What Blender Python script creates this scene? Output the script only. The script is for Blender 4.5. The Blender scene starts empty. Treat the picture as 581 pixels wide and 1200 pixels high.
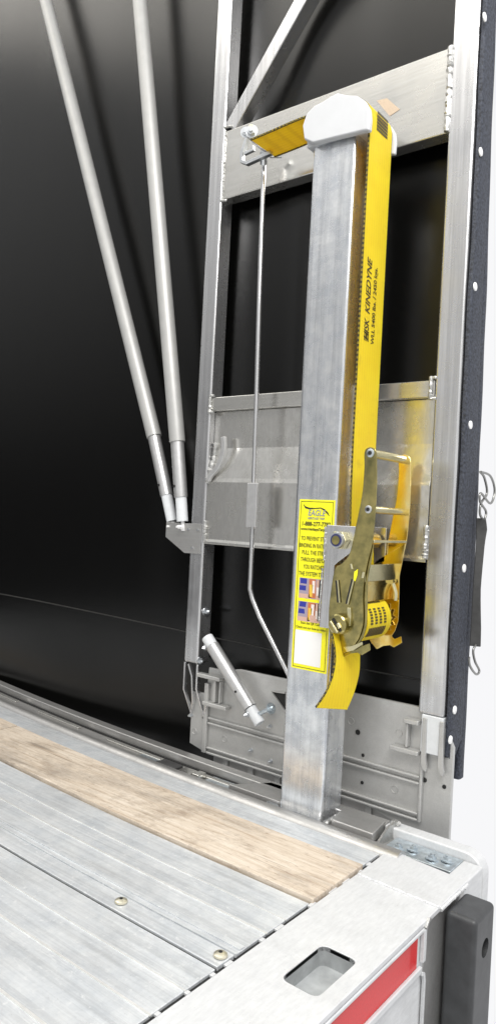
import bpy, bmesh, math, random
from mathutils import Vector, Matrix
random.seed(7)
S = bpy.context.scene
COL = S.collection
R = math.radians

# ------------------------------------------------------------------ camera
FPX = 850.0                       # focal length in pixels of the 1200 px high photograph
TH, RO = R(38.2), R(2.95)
CZ = 0.74
PPX, PPY = 290.5, 604.0
Fw = Vector((-math.sin(TH), math.cos(TH), 0))
Hh = Vector((math.cos(TH), math.sin(TH), 0))
Zz = Vector((0, 0, 1))
Rv = math.cos(RO) * Hh + math.sin(RO) * Zz
Uv = -math.sin(RO) * Hh + math.cos(RO) * Zz
CP = Vector((0, 0, CZ))
cam = bpy.data.cameras.new('camera')
cam.sensor_fit = 'VERTICAL'
cam.sensor_height = 24.0
cam.lens = 24.0 * FPX / 1200.0
cam.clip_start = 0.02
cam.clip_end = 200
cam.shift_y = (PPY - 600) / 1200
co = bpy.data.objects.new('camera', cam)
m3 = Matrix((Rv, Uv, -Fw)).transposed()
co.matrix_world = Matrix.Translation(CP) @ m3.to_4x4()
COL.objects.link(co)
S.camera = co


def P(x, y, ax, v):
    """point where the sight line of a photo measurement meets a real plane (ax = v)"""
    d = Fw * FPX + Rv * (x - PPX) - Uv * (y - PPY)
    i = 'xyz'.index(ax)
    t = (v - CP[i]) / d[i]
    return CP + d * t


# ------------------------------------------------------------------ world and lamps
W = bpy.data.worlds.new('World')
S.world = W
W.use_nodes = True
nt = W.node_tree
bg = nt.nodes['Background']
tc = nt.nodes.new('ShaderNodeTexCoord')
sp = nt.nodes.new('ShaderNodeSeparateXYZ')
nt.links.new(tc.outputs['Generated'], sp.inputs[0])
mr = nt.nodes.new('ShaderNodeMapRange')
mr.interpolation_type = 'SMOOTHSTEP'
mr.inputs[1].default_value = -0.15
mr.inputs[2].default_value = 0.25
nt.links.new(sp.outputs['Y'], mr.inputs[0])
mz = nt.nodes.new('ShaderNodeMapRange')
mz.inputs[1].default_value = 0.05
mz.inputs[2].default_value = 0.85
nt.links.new(sp.outputs['Z'], mz.inputs[0])
room = nt.nodes.new('ShaderNodeMix'); room.data_type = 'RGBA'
room.inputs[6].default_value = (0.03, 0.03, 0.032, 1)
room.inputs[7].default_value = (0.90, 0.90, 0.89, 1)
mxx = nt.nodes.new('ShaderNodeMapRange'); mxx.interpolation_type = 'SMOOTHSTEP'
mxx.inputs[1].default_value = -0.74; mxx.inputs[2].default_value = -0.52
mxx.inputs[3].default_value = 0.0; mxx.inputs[4].default_value = 0.62
nt.links.new(sp.outputs['X'], mxx.inputs[0])
wn = nt.nodes.new('ShaderNodeTexNoise'); wn.inputs['Scale'].default_value = 3.0; wn.inputs['Detail'].default_value = 2
nt.links.new(tc.outputs['Generated'], wn.inputs[0])
wr = nt.nodes.new('ShaderNodeMapRange'); wr.inputs[1].default_value = .35; wr.inputs[2].default_value = .65; wr.inputs[3].default_value = .45; wr.inputs[4].default_value = 1.25
nt.links.new(wn.outputs[0], wr.inputs[0])
mul = nt.nodes.new('ShaderNodeMath'); mul.operation = 'MULTIPLY'
nt.links.new(mxx.outputs[0], mul.inputs[0]); nt.links.new(wr.outputs[0], mul.inputs[1])
mxm = nt.nodes.new('ShaderNodeMath'); mxm.operation = 'MAXIMUM'
nt.links.new(mz.outputs[0], mxm.inputs[0]); nt.links.new(mul.outputs[0], mxm.inputs[1])
nt.links.new(mxm.outputs[0], room.inputs[0])
mx = nt.nodes.new('ShaderNodeMix'); mx.data_type = 'RGBA'
nt.links.new(mr.outputs[0], mx.inputs[0])
nt.links.new(room.outputs[2], mx.inputs[6])
mx.inputs[7].default_value = (0.70, 0.70, 0.712, 1)
nt.links.new(mx.outputs[2], bg.inputs[0])
bg.inputs[1].default_value = 1.0


def area(name, loc, to, sx, sy, power, col=(1, 1, 1)):
    l = bpy.data.lights.new(name, 'AREA')
    l.shape = 'RECTANGLE'; l.size = sx; l.size_y = sy; l.energy = power; l.color = col
    o = bpy.data.objects.new(name, l)
    o.location = loc
    o.rotation_euler = (Vector(to) - Vector(loc)).to_track_quat('-Z', 'Y').to_euler()
    COL.objects.link(o)
    return o


area('shop_light_rear', (0.5, -0.1, 3.3), (-0.9, 1.2, 0.3), 2.2, 1.5, 100, (1, 0.98, 0.95))
area('shop_light_high', (-4.2, -0.7, 5.6), (-2.6, 1.7, 1.8), 7.5, 1.6, 80, (1, 0.95, 0.86))

S.view_settings.view_transform = 'Standard'
S.view_settings.look = 'None'
S.view_settings.exposure = 0.42
S.view_settings.gamma = 1
S.render.engine = 'CYCLES'


# ------------------------------------------------------------------ materials
class M:
    pass


def newmat(name):
    m = bpy.data.materials.new(name); m.use_nodes = True
    n = m.node_tree
    return m, n, n.nodes['Principled BSDF']


def nd(n, t, **k):
    x = n.nodes.new(t)
    for a, b in k.items():
        setattr(x, a, b)
    return x


def coords(n, scale=(1, 1, 1)):
    tc = nd(n, 'ShaderNodeTexCoord'); mp = nd(n, 'ShaderNodeMapping')
    mp.inputs['Scale'].default_value = scale
    n.links.new(tc.outputs['Object'], mp.inputs[0])
    return mp.outputs[0]


def noise(n, vec, scale, detail=4, rough=0.6):
    x = nd(n, 'ShaderNodeTexNoise')
    x.inputs['Scale'].default_value = scale
    x.inputs['Detail'].default_value = detail
    x.inputs['Roughness'].default_value = rough
    n.links.new(vec, x.inputs['Vector'])
    return x.outputs['Fac']


def ramp(n, fac, stops):
    x = nd(n, 'ShaderNodeValToRGB')
    e = x.color_ramp.elements
    e[0].position, e[0].color = stops[0][0], stops[0][1]
    e[1].position, e[1].color = stops[-1][0], stops[-1][1]
    for p, c in stops[1:-1]:
        q = e.new(p); q.color = c
    n.links.new(fac, x.inputs[0])
    return x.outputs[0]


def mixc(n, a, b, f, mode='MIX'):
    x = nd(n, 'ShaderNodeMix'); x.data_type = 'RGBA'; x.blend_type = mode
    for s, v in ((0, f), (6, a), (7, b)):
        if hasattr(v, 'links') or isinstance(v, bpy.types.NodeSocket):
            n.links.new(v, x.inputs[s])
        else:
            x.inputs[s].default_value = v
    return x.outputs[2]


def g(v, a=1):
    return (v, v, v, a) if not isinstance(v, tuple) else v + (1,)


def alu(name, lo, hi, rough=(0.28, 0.5), metal=0.85, stretch=(1, 1, 0.06), blotch=9, bump=0.05, spots=0.0, fine=160, scratch=0.0, dirt=0.0, streak=None):
    m, n, b = newmat(name)
    v1 = coords(n)
    v2 = coords(n, stretch)
    n1 = noise(n, v1, blotch, 6, 0.65)
    n2 = noise(n, v2, fine, 3, 0.6)
    c = ramp(n, n1, [(0.30, g(lo)), (0.68, g(hi))])
    st = ramp(n, n2, [(0.3, g(0.86)), (0.7, g(1.0))])
    c = mixc(n, c, st, 0.8, 'MULTIPLY')
    if streak:
        n5 = noise(n, coords(n, streak), 60, 6, .75)
        c = mixc(n, c, ramp(n, n5, [(.38, g(.72)), (.54, g(1.0))]), .65, 'MULTIPLY')
    if spots:
        n3 = noise(n, v1, 70, 3, 0.7)
        s = ramp(n, n3, [(0.60, g(0.0)), (0.70, g(1.0))])
        c = mixc(n, c, (0.9, 0.9, 0.9, 1), mixc(n, (0, 0, 0, 1), s, spots))
    if scratch:
        for sc, sv in ((16, (1, 1, 1)), (7, (.35, 1.6, 1)), (26, (1, .5, 1))):
            ns = noise(n, coords(n, sv), sc, 5, .55)
            lo_, hi_ = .497, .503
            q = ramp(n, ns, [(lo_ - .004, g(0.0)), (.5, g(1.0)), (hi_ + .004, g(0.0))])
            gate = ramp(n, noise(n, v1, 4.3 + sc * .2, 3), [(.48, g(0.0)), (.6, g(1.0))])
            c = mixc(n, c, g(.93), mixc(n, (0, 0, 0, 1), mixc(n, q, gate, 1.0, 'MULTIPLY'), scratch))
    if dirt:
        dd = noise(n, coords(n, (.5, 1, 1)), 5.5, 9, .72)
        dm = ramp(n, dd, [(.50, g(0.0)), (.72, g(dirt))])
        c = mixc(n, c, (.16, .15, .14, 1), dm)
        d2 = noise(n, v1, 260, 2, .5)
        c = mixc(n, c, (.12, .11, .10, 1), ramp(n, d2, [(.70, g(0.0)), (.76, g(dirt))]))
    n.links.new(c, b.inputs['Base Color'])
    b.inputs['Metallic'].default_value = metal
    r = nd(n, 'ShaderNodeMapRange')
    n.links.new(n1, r.inputs[0])
    r.inputs[1].default_value = .3; r.inputs[2].default_value = .7
    r.inputs[3].default_value = rough[1]; r.inputs[4].default_value = rough[0]
    n.links.new(r.outputs[0], b.inputs['Roughness'])
    if bump:
        bp = nd(n, 'ShaderNodeBump'); bp.inputs['Strength'].default_value = bump
        bp.inputs['Distance'].default_value = .002
        n.links.new(n2, bp.inputs['Height']); n.links.new(bp.outputs[0], b.inputs['Normal'])
    return m


def plain(name, c, rough=.5, metal=0, nz=None, bump=0, amp=.15, coat=0):
    m, n, b = newmat(name)
    if nz:
        v = coords(n)
        f = noise(n, v, nz, 5, .6)
        col = ramp(n, f, [(.3, tuple(x * (1 - amp) for x in c) + (1,)), (.7, tuple(min(1, x * (1 + amp)) for x in c) + (1,))])
        n.links.new(col, b.inputs['Base Color'])
        if bump:
            bp = nd(n, 'ShaderNodeBump'); bp.inputs['Strength'].default_value = bump
            bp.inputs['Distance'].default_value = .002
            n.links.new(f, bp.inputs['Height']); n.links.new(bp.outputs[0], b.inputs['Normal'])
    else:
        b.inputs['Base Color'].default_value = tuple(c) + (1,)
    b.inputs['Roughness'].default_value = rough
    b.inputs['Metallic'].default_value = metal
    b.inputs['Coat Weight'].default_value = coat
    return m


M.frame = alu('mill_aluminium', (.62, .62, .63), (.80, .80, .81), (.16, .36), .92, (1, 1, .05), 7, .018, dirt=.08, streak=(1, 1, .015))
M.frameh = alu('mill_aluminium_across', (.56, .55, .52), (.74, .73, .70), (.16, .34), .9, (.05, 1, 1), 8, .018)
M.post = alu('weathered_post_aluminium', (.58, .61, .66), (.93, .94, .95), (.15, .34), .9, (1, 1, .06), 18, .015, spots=.30, scratch=.35, dirt=.12, streak=(1, 1, .02))
M.deck = alu('worn_deck_aluminium', (.56, .59, .62), (.84, .86, .87), (.36, .58), .4, (.03, 1, 1), 16, .08, spots=.45, fine=130, scratch=.3, dirt=.30, streak=(.015, 1, 1))
M.beam = alu('satin_beam_aluminium', (.64, .65, .66), (.74, .75, .76), (.5, .62), .3, (1, .25, 1), 5, .03, scratch=.15, dirt=.22)
M.rail = alu('rail_aluminium', (.44, .44, .43), (.60, .59, .58), (.28, .5), .8, (.04, 1, 1), 10, .06)
M.cast = alu('cast_aluminium', (.50, .50, .49), (.60, .60, .59), (.40, .56), .6, (1, 1, 1), 12, .08, fine=420)
M.panel = alu('bent_sheet_aluminium', (.58, .57, .54), (.82, .81, .78), (.15, .34), .92, (1, 1, .2), 9, .015, spots=.15)
M.weld = plain('weld_metal', (.46, .46, .45), .45, .8, 140, .5)
M.tube = plain('grey_painted_tube', (.42, .42, .41), .42, .25, 30, .05, .05)
M.tubein = plain('inner_tube_aluminium', (.58, .58, .58), .35, .7, 60, .05, .08)
M.nylon = plain('white_nylon', (.66, .68, .70), .45, 0, 60, .05, .05)
M.zinc = plain('zinc_plated_steel', (.62, .64, .66), .3, .95, 60, .1, .15)
M.bluezinc = plain('blue_zinc_steel', (.60, .66, .70), .28, .9, 60, .1, .25)
M.dark = plain('dark_gap', (.012, .012, .012), .7)
M.palezinc = plain('pale_yellow_zinc', (.74, .70, .56), .35, .85, 60, .1, .12)
M.bumper = plain('rubber_bumper', (.045, .047, .050), .45, 0, 26, .35, .25)
M.felt = plain('padded_black_vinyl', (.036, .041, .056), .7, 0, 150, 1.0, .75)
M.rubber = plain('black_rubber', (.045, .045, .045), .5, 0, 60, .2, .2)
M.wire = plain('galvanised_wire', (.30, .30, .29), .32, .9)
M.red = plain('red_reflective_tape', (.60, .005, .007), .3, 0, 300, .1, .08, coat=.25)
M.red.node_tree.nodes['Principled BSDF'].inputs['Specular IOR Level'].default_value = .3
M.yellowlabel = plain('yellow_label_vinyl', (.93, .88, .02), .3, 0)
M.ink = plain('black_ink', (.02, .02, .02), .5)
M.white = plain('white_print', (.85, .85, .85), .4)


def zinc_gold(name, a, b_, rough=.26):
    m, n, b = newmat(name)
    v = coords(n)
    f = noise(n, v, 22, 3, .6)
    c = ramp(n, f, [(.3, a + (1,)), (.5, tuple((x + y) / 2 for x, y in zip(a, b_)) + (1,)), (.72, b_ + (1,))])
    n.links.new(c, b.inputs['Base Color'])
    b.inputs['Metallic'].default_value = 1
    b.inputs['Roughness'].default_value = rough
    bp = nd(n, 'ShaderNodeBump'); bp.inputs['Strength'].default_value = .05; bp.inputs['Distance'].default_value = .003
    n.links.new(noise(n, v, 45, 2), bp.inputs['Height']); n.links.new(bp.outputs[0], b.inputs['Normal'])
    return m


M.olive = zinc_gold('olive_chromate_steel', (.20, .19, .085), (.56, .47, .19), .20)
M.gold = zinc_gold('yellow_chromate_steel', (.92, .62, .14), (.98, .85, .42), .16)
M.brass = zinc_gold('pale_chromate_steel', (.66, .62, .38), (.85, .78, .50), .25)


def vinyl():
    m, n, b = newmat('black_tarp_vinyl')
    v = coords(n)
    f = noise(n, v, 420, 3)
    b.inputs['Base Color'].default_value = (.0025, .0025, .0023, 1)
    b.inputs['Roughness'].default_value = .17
    b.inputs['Specular IOR Level'].default_value = .42
    f2 = noise(n, coords(n, (1, 1, .25)), 2.2, 3)
    bp = nd(n, 'ShaderNodeBump'); bp.inputs['Strength'].default_value = .30; bp.inputs['Distance'].default_value = .001
    n.links.new(f, bp.inputs['Height'])
    bp2 = nd(n, 'ShaderNodeBump'); bp2.inputs['Strength'].default_value = .06; bp2.inputs['Distance'].default_value = .03
    n.links.new(f2, bp2.inputs['Height']); n.links.new(bp.outputs[0], bp2.inputs['Normal'])
    n.links.new(bp2.outputs[0], b.inputs['Normal'])
    return m


M.tarp = vinyl()


def web():
    m, n, b = newmat('yellow_polyester_webbing')
    v = coords(n)
    w = nd(n, 'ShaderNodeTexWave'); w.wave_type = 'BANDS'; w.bands_direction = 'Z'
    w.inputs['Scale'].default_value = 130; w.inputs['Distortion'].default_value = 1.0
    w.inputs['Detail'].default_value = 2
    n.links.new(v, w.inputs['Vector'])
    w2 = nd(n, 'ShaderNodeTexWave'); w2.bands_direction = 'Y'; w2.inputs['Scale'].default_value = 60
    n.links.new(v, w2.inputs['Vector'])
    f = noise(n, v, 12, 3)
    c = ramp(n, f, [(.3, (.93, .74, .003, 1)), (.7, (.99, .84, .006, 1))])
    w3 = nd(n, 'ShaderNodeTexWave'); w3.bands_direction = 'Y'; w3.inputs['Scale'].default_value = 28; w3.inputs['Distortion'].default_value = .4
    n.links.new(v, w3.inputs['Vector'])
    c = mixc(n, c, ramp(n, w3.outputs['Fac'], [(0.0, (.80, .74, .6, 1)), (.35, (1, 1, 1, 1))]), .35, 'MULTIPLY')
    c = mixc(n, c, ramp(n, w.outputs['Fac'], [(0.0, (.84, .80, .7, 1)), (.5, (1, 1, 1, 1))]), .8, 'MULTIPLY')
    gr = noise(n, v, 26, 7, .75)
    c = mixc(n, c, (.40, .27, .02, 1), ramp(n, gr, [(.56, g(0.0)), (.75, g(.45))]))
    n.links.new(c, b.inputs['Base Color'])
    b.inputs['Roughness'].default_value = .6
    b.inputs['Sheen Weight'].default_value = .1
    tl_ = nd(n, 'ShaderNodeBsdfTranslucent'); tl_.inputs[0].default_value = (1, .66, .01, 1)
    mxs = nd(n, 'ShaderNodeMixShader'); mxs.inputs[0].default_value = .28
    out = [q for q in n.nodes if q.type == 'OUTPUT_MATERIAL'][0]
    n.links.new(b.outputs[0], mxs.inputs[1]); n.links.new(tl_.outputs[0], mxs.inputs[2]); n.links.new(mxs.outputs[0], out.inputs[0])
    mm = nd(n, 'ShaderNodeMath', operation='ADD')
    n.links.new(w.outputs['Fac'], mm.inputs[0]); n.links.new(w2.outputs['Fac'], mm.inputs[1])
    bp = nd(n, 'ShaderNodeBump'); bp.inputs['Strength'].default_value = .35; bp.inputs['Distance'].default_value = .0012
    n.links.new(mm.outputs[0], bp.inputs['Height']); n.links.new(bp.outputs[0], b.inputs['Normal'])
    return m


M.web = web()


def stitch():
    m, n, b = newmat('black_zigzag_stitching')
    v = coords(n)
    w = nd(n, 'ShaderNodeTexChecker'); w.inputs['Scale'].default_value = 170
    w.inputs[1].default_value = (.02, .018, .01, 1); w.inputs[2].default_value = (.22, .16, .01, 1)
    n.links.new(v, w.inputs['Vector'])
    n.links.new(w.outputs[0], b.inputs['Base Color'])
    b.inputs['Roughness'].default_value = .7
    return m


M.stitch = stitch()


def wood():
    m, n, b = newmat('weathered_hardwood_board')
    v = coords(n, (.055, 1, 1))
    f1 = noise(n, v, 95, 9, .8)
    f2 = noise(n, coords(n, (.45, 1, 1)), 7, 9, .75)
    v3 = coords(n, (.12, 1, 1))
    vo = nd(n, 'ShaderNodeTexVoronoi'); vo.inputs['Scale'].default_value = 14
    n.links.new(v3, vo.inputs['Vector'])
    kn = ramp(n, vo.outputs['Distance'], [(.0, g(.22)), (.15, g(1.0))])
    c = ramp(n, f1, [(.34, (.42, .33, .25, 1)), (.47, (.60, .53, .44, 1)), (.64, (.72, .66, .58, 1))])
    c = mixc(n, c, ramp(n, f2, [(.36, (.50, .47, .45, 1)), (.52, (.9, .86, .82, 1)), (.66, (1, .98, .96, 1))]), .9, 'MULTIPLY')
    c = mixc(n, c, kn, .8, 'MULTIPLY')
    fl = noise(n, coords(n, (.22, 1, 1)), 150, 4, .75)
    c = mixc(n, c, (.16, .10, .06, 1), ramp(n, fl, [(.59, g(0.0)), (.70, g(.6))]))
    st_ = noise(n, coords(n, (.6, 1, 1)), 13, 8, .75)
    c = mixc(n, c, (.26, .20, .15, 1), ramp(n, st_, [(.54, g(0.0)), (.72, g(.8))]))
    ck = noise(n, coords(n, (.02, 1, 1)), 55, 3, .5)
    c = mixc(n, c, (.10, .07, .05, 1), ramp(n, ck, [(.70, g(0.0)), (.74, g(.6))]))
    n.links.new(c, b.inputs['Base Color'])
    b.inputs['Roughness'].default_value = .75
    bp = nd(n, 'ShaderNodeBump'); bp.inputs['Strength'].default_value = .5; bp.inputs['Distance'].default_value = .0025
    n.links.new(f1, bp.inputs['Height']); n.links.new(bp.outputs[0], b.inputs['Normal'])
    return m


M.wood = wood()


# ------------------------------------------------------------------ helpers
def thing(name, label, cat, loc=(0, 0, 0), group=None):
    o = bpy.data.objects.new(name, None); COL.objects.link(o)
    o.location = loc; o['label'] = label; o['category'] = cat
    if group: o['group'] = group
    return o


def tag(o, label, cat, group=None):
    o['label'] = label; o['category'] = cat
    if group: o['group'] = group
    return o


def obj(name, bm, mat, parent=None, bevel=0, smooth=None, label=None, seg=2):
    me = bpy.data.meshes.new(name)
    bmesh.ops.recalc_face_normals(bm, faces=bm.faces)
    bm.to_mesh(me); bm.free()
    vs = [v.co.copy() for v in me.vertices]
    c = Vector([(min(v[i] for v in vs) + max(v[i] for v in vs)) / 2 for i in range(3)])
    me.transform(Matrix.Translation(-c))
    o = bpy.data.objects.new(name, me); COL.objects.link(o)
    o.location = c
    me.materials.append(mat)
    if parent:
        pw = Vector((0, 0, 0)); q = parent
        while q: pw += q.location; q = q.parent
        o.parent = parent; o.location = c - pw
    if bevel:
        b = o.modifiers.new('bevel', 'BEVEL'); b.width = bevel; b.segments = seg
        b.limit_method = 'ANGLE'; b.angle_limit = R(35); b.harden_normals = True
        smooth = True if smooth is None else smooth
    if smooth:
        for p in me.polygons: p.use_smooth = True
        if not bevel:
            try:
                me.set_sharp_from_angle(angle=R(40))
            except Exception:
                pass
    if label: o['label'] = label
    return o


def BM(): return bmesh.new()


def box(bm, x0, x1, y0, y1, z0, z1, nx=1):
    v = [[[bm.verts.new((x, y, z)) for z in (z0, z1)] for y in (y0, y1)] for x in (x0, x1)]
    q = lambda *a: bm.faces.new(a)
    q(v[0][0][0], v[0][0][1], v[0][1][1], v[0][1][0]); q(v[1][0][0], v[1][1][0], v[1][1][1], v[1][0][1])
    q(v[0][0][0], v[1][0][0], v[1][0][1], v[0][0][1]); q(v[0][1][0], v[0][1][1], v[1][1][1], v[1][1][0])
    q(v[0][0][0], v[0][1][0], v[1][1][0], v[1][0][0]); q(v[0][0][1], v[1][0][1], v[1][1][1], v[0][1][1])
    return bm


def prism(bm, pts, d):
    """polygon pts extruded by vector d"""
    d = Vector(d)
    a = [bm.verts.new(p) for p in pts]; b = [bm.verts.new(Vector(p) + d) for p in pts]
    bm.faces.new(a); bm.faces.new(b[::-1])
    for i in range(len(a)):
        j = (i + 1) % len(a)
        bm.faces.new((a[i], b[i], b[j], a[j]))
    return bm


def tube(bm, pts, r, seg=12, caps=True, sq=None):
    """swept round (or sq=(w,h) rectangular) section along pts"""
    pts = [Vector(p) for p in pts]
    rings = []
    up0 = None
    for i, p in enumerate(pts):
        if i == 0: t = pts[1] - p
        elif i == len(pts) - 1: t = p - pts[i - 1]
        else: t = (pts[i + 1] - p).normalized() + (p - pts[i - 1]).normalized()
        t.normalize()
        if up0 is None:
            up0 = Vector((0, 1, 0)) if abs(t.y) < .9 else Vector((0, 0, 1))
        a = t.cross(up0).normalized(); b = a.cross(t).normalized()
        up0 = b
        rr = r[i] if isinstance(r, (list, tuple)) else r
        if sq:
            ring = [bm.verts.new(p + a * (sq[0] / 2 * sx) + b * (sq[1] / 2 * sy)) for sx, sy in ((-1, -1), (1, -1), (1, 1), (-1, 1))]
        else:
            ring = [bm.verts.new(p + (a * math.cos(2 * math.pi * k / seg) + b * math.sin(2 * math.pi * k / seg)) * rr) for k in range(seg)]
        rings.append(ring)
    for A, B in zip(rings, rings[1:]):
        n = len(A)
        for k in range(n):
            bm.faces.new((A[k], A[(k + 1) % n], B[(k + 1) % n], B[k]))
    if caps:
        bm.faces.new(rings[0]); bm.faces.new(rings[-1][::-1])
    return bm


def smoothpath(pts, n=6):
    pts = [Vector(p) for p in pts]
    out = []
    for i in range(len(pts) - 1):
        p0 = pts[max(i - 1, 0)]; p1 = pts[i]; p2 = pts[i + 1]; p3 = pts[min(i + 2, len(pts) - 1)]
        for k in range(n):
            t = k / n
            out.append(.5 * ((2 * p1) + (p2 - p0) * t + (2 * p0 - 5 * p1 + 4 * p2 - p3) * t * t + (3 * p1 - p0 - 3 * p2 + p3) * t ** 3))
    out.append(pts[-1])
    return out


def ribbon(bm, L, Rr, th):
    """solid band between polylines L and Rr, thickness th"""
    n = len(L)
    nor = []
    for i in range(n):
        t = Vector(L[min(i + 1, n - 1)]) - Vector(L[max(i - 1, 0)])
        nor.append(t.cross(Vector(Rr[i]) - Vector(L[i])).normalized())
    a = [bm.verts.new(p) for p in L]; b = [bm.verts.new(p) for p in Rr]
    c = [bm.verts.new(Vector(p) + nor[i] * th) for i, p in enumerate(L)]
    d = [bm.verts.new(Vector(p) + nor[i] * th) for i, p in enumerate(Rr)]
    for i in range(n - 1):
        bm.faces.new((a[i], b[i], b[i + 1], a[i + 1])); bm.faces.new((c[i], c[i + 1], d[i + 1], d[i]))
        bm.faces.new((a[i], a[i + 1], c[i + 1], c[i])); bm.faces.new((b[i], d[i], d[i + 1], b[i + 1]))
    bm.faces.new((a[0], c[0], d[0], b[0])); bm.faces.new((a[-1], b[-1], d[-1], c[-1]))
    return bm


def weldbead(bm, a, b, r=.004, n=None):
    a = Vector(a); b = Vector(b)
    L = (b - a).length
    n = n or max(3, int(L / (r * .9)))
    pts = []; rr = []
    for i in range(n * 2 + 1):
        pts.append(a.lerp(b, i / (n * 2)) + Vector([random.uniform(-.15, .15) * r for _ in range(3)]))
        rr.append(r * (1.05 if i % 2 else .93) * random.uniform(.88, 1.12))
    return tube(bm, pts, rr, 8)


def bolt(bm, p, d, r=.006, h=.005, shank=0):
    """hex head at p pointing along d"""
    d = Vector(d).normalized(); p = Vector(p)
    tube(bm, [p, p + d * h], r, 6)
    tube(bm, [p - d * .001, p + d * .0015], r * 1.5, 16)
    tube(bm, [p + d * h, p + d * h * 1.5], r * .55, 10)
    return bm


def disc(bm, p, d, r, h=.001, seg=20):
    d = Vector(d).normalized()
    return tube(bm, [Vector(p), Vector(p) + d * h], r, seg)


def bend(x):
    s = max(0., (-1.0 - x) / 1.4)
    return .075 * s * s


def strip(bm, y0, y1, z0, z1, x0, x1, n=24):
    """long section running along the trailer, following its slight sweep"""
    rings = []
    for i in range(n + 1):
        x = x0 + (x1 - x0) * i / n; e = bend(x)
        rings.append([bm.verts.new((x, y + e, z)) for y, z in ((y0, z0), (y1, z0), (y1, z1), (y0, z1))])
    for A, B in zip(rings, rings[1:]):
        for k in range(4): bm.faces.new((A[k], A[(k + 1) % 4], B[(k + 1) % 4], B[k]))
    bm.faces.new(rings[0]); bm.faces.new(rings[-1][::-1])
    return bm


def text(name, s, mat, parent, origin, xdir, ydir, size, width=None, bold=False, depth=.0004, align='LEFT', shear=0):
    cu = bpy.data.curves.new(name, 'FONT'); cu.body = s; cu.size = size; cu.extrude = depth / 2
    cu.align_x = align; cu.resolution_u = 3; cu.shear = shear
    if bold: cu.offset = size * .018
    t = bpy.data.objects.new(name, cu)
    me = bpy.data.meshes.new_from_object(t)
    bpy.data.objects.remove(t); bpy.data.curves.remove(cu)
    X = Vector(xdir).normalized(); Y = Vector(ydir).normalized(); Z = X.cross(Y)
    xs = [v.co.x for v in me.vertices]
    if width and xs:
        k = width / (max(xs) - min(xs))
        me.transform(Matrix.Diagonal((k, 1, 1, 1)))
    me.transform(Matrix((X, Y, Z)).transposed().to_4x4())
    me.materials.clear(); me.materials.append(mat)
    o = bpy.data.objects.new(name, me); COL.objects.link(o)
    pw = Vector((0, 0, 0)); q = parent
    while q: pw += q.location; q = q.parent
    o.parent = parent; o.location = Vector(origin) - pw
    return o


# ================================================================== TRAILER DECK
YB0 = .10
BX0, BX1 = -.733, -.548           # rear beam across the trailer
tr = thing('flatbed_trailer', 'aluminium flatbed trailer deck with wooden board, side rail and white rear beam', 'trailer', (-1.4, 1.0, -.05))
XL = -4.2
# planks: (y0, y1, top z)
for y0, y1, zt in ((.10, .560, -.001), (.563, .9195, -.001), (.9235, .968, .001), (.972, 1.196, -.001), (1.400, 1.478, 0.0)):
    obj('deck_plank', strip(BM(), y0, y1, -.03, zt, XL, BX0 - .0095), M.deck, tr, bevel=.0015)
b = BM()
for y, w in ((.655, .005), (.770, .004), (.845, .002), (1.055, .004), (1.115, .002)):
    strip(b, y, y + w, -.001, .0006, XL, BX0 - .007)
M.rib = plain('polished_rib_edge', (.80, .80, .78), .4, .5, 40, .05, .1)
obj('deck_rib', b, M.rib, tr, bevel=0)
b = BM(); strip(b, .9686, .9716, -.004, .0030, XL, BX0 - .007)
strip(b, .9722, .9735, -.0008, .0012, XL, BX0 - .011)
strip(b, .986, .9985, -.0008, .0012, XL, BX0 - .011)
obj('edge_rib', b, M.deck, tr, bevel=0)
obj('plank_gap', strip(BM(), .9185, .9240, -.012, -.0035, XL, BX0 - .011), M.dark, tr)
b = BM(); box(b, BX0 - .012, BX0 - .0005, YB0, 1.478, -.012, -.006); obj('deck_gap', b, M.dark, tr)
yy = .62
while yy < 1.45:
    l_ = random.uniform(.008, .03)
    b = BM(); box(b, BX0 - .0085, BX0 - .001, yy, yy + l_, -.0058, -.001); obj('gap_debris', b, M.beam, tr, bevel=.001)
    yy += l_ + random.uniform(.02, .09)
obj('gap_liner', strip(BM(), .10, 1.49, -.05, -.034, XL, BX0 + .002), M.dark, tr)
# wooden board in two lengths
for x0, x1 in ((XL, -2.055), (-2.049, BX0 - .004)):
    obj('wood_board', strip(BM(), 1.200, 1.396, -.028, .007, x0, x1), M.wood, tr, bevel=.002)
for q in ((-1.001, .948), (-.757, .949)):
    bb = BM(); tube(bb, [(q[0], q[1], .0025), (q[0], q[1], .0055), (q[0], q[1], .0085)], [.0125, .0115, .006], 20)
    o = obj('deck_bolt', bb, M.palezinc, tr, smooth=True)
    bb = BM(); tube(bb, [(q[0], q[1], .0084), (q[0], q[1], .0092)], .0035, 6); obj('socket', bb, M.dark, o)

# side rail : round nose tube, slotted channel, outer lip
rl = BM()
n = 30
rings = []
for i in range(n + 1):
    x = XL + (BX0 + .03 - XL) * i / n; e = bend(x)
    prof = [(1.479 + .028 * (1 - math.cos(a)), -.020 + .028 * math.sin(a)) for a in [math.pi * k / 10 for k in range(11)]]
    prof = [(1.479, -.05)] + prof + [(1.535, -.05)]
    rings.append([rl.verts.new((x, y + e, z)) for y, z in prof])
for A, B in zip(rings, rings[1:]):
    for k in range(len(A)): rl.faces.new((A[k], A[(k + 1) % len(A)], B[(k + 1) % len(A)], B[k]))
rl.faces.new(rings[0]); rl.faces.new(rings[-1][::-1])
obj('rail_tube', rl, M.rail, tr, smooth=True)
obj('rail_channel', strip(BM(), 1.536, 1.612, -.06, -.020, XL, -.56), M.rail, tr, bevel=.001)
b = BM()
prev = [(-4.2, -.97)]
strip(b, 1.613, 1.650, -.07, .006, XL, -.802)
obj('rail_lip', b, M.rail, tr, bevel=.004)
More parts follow.
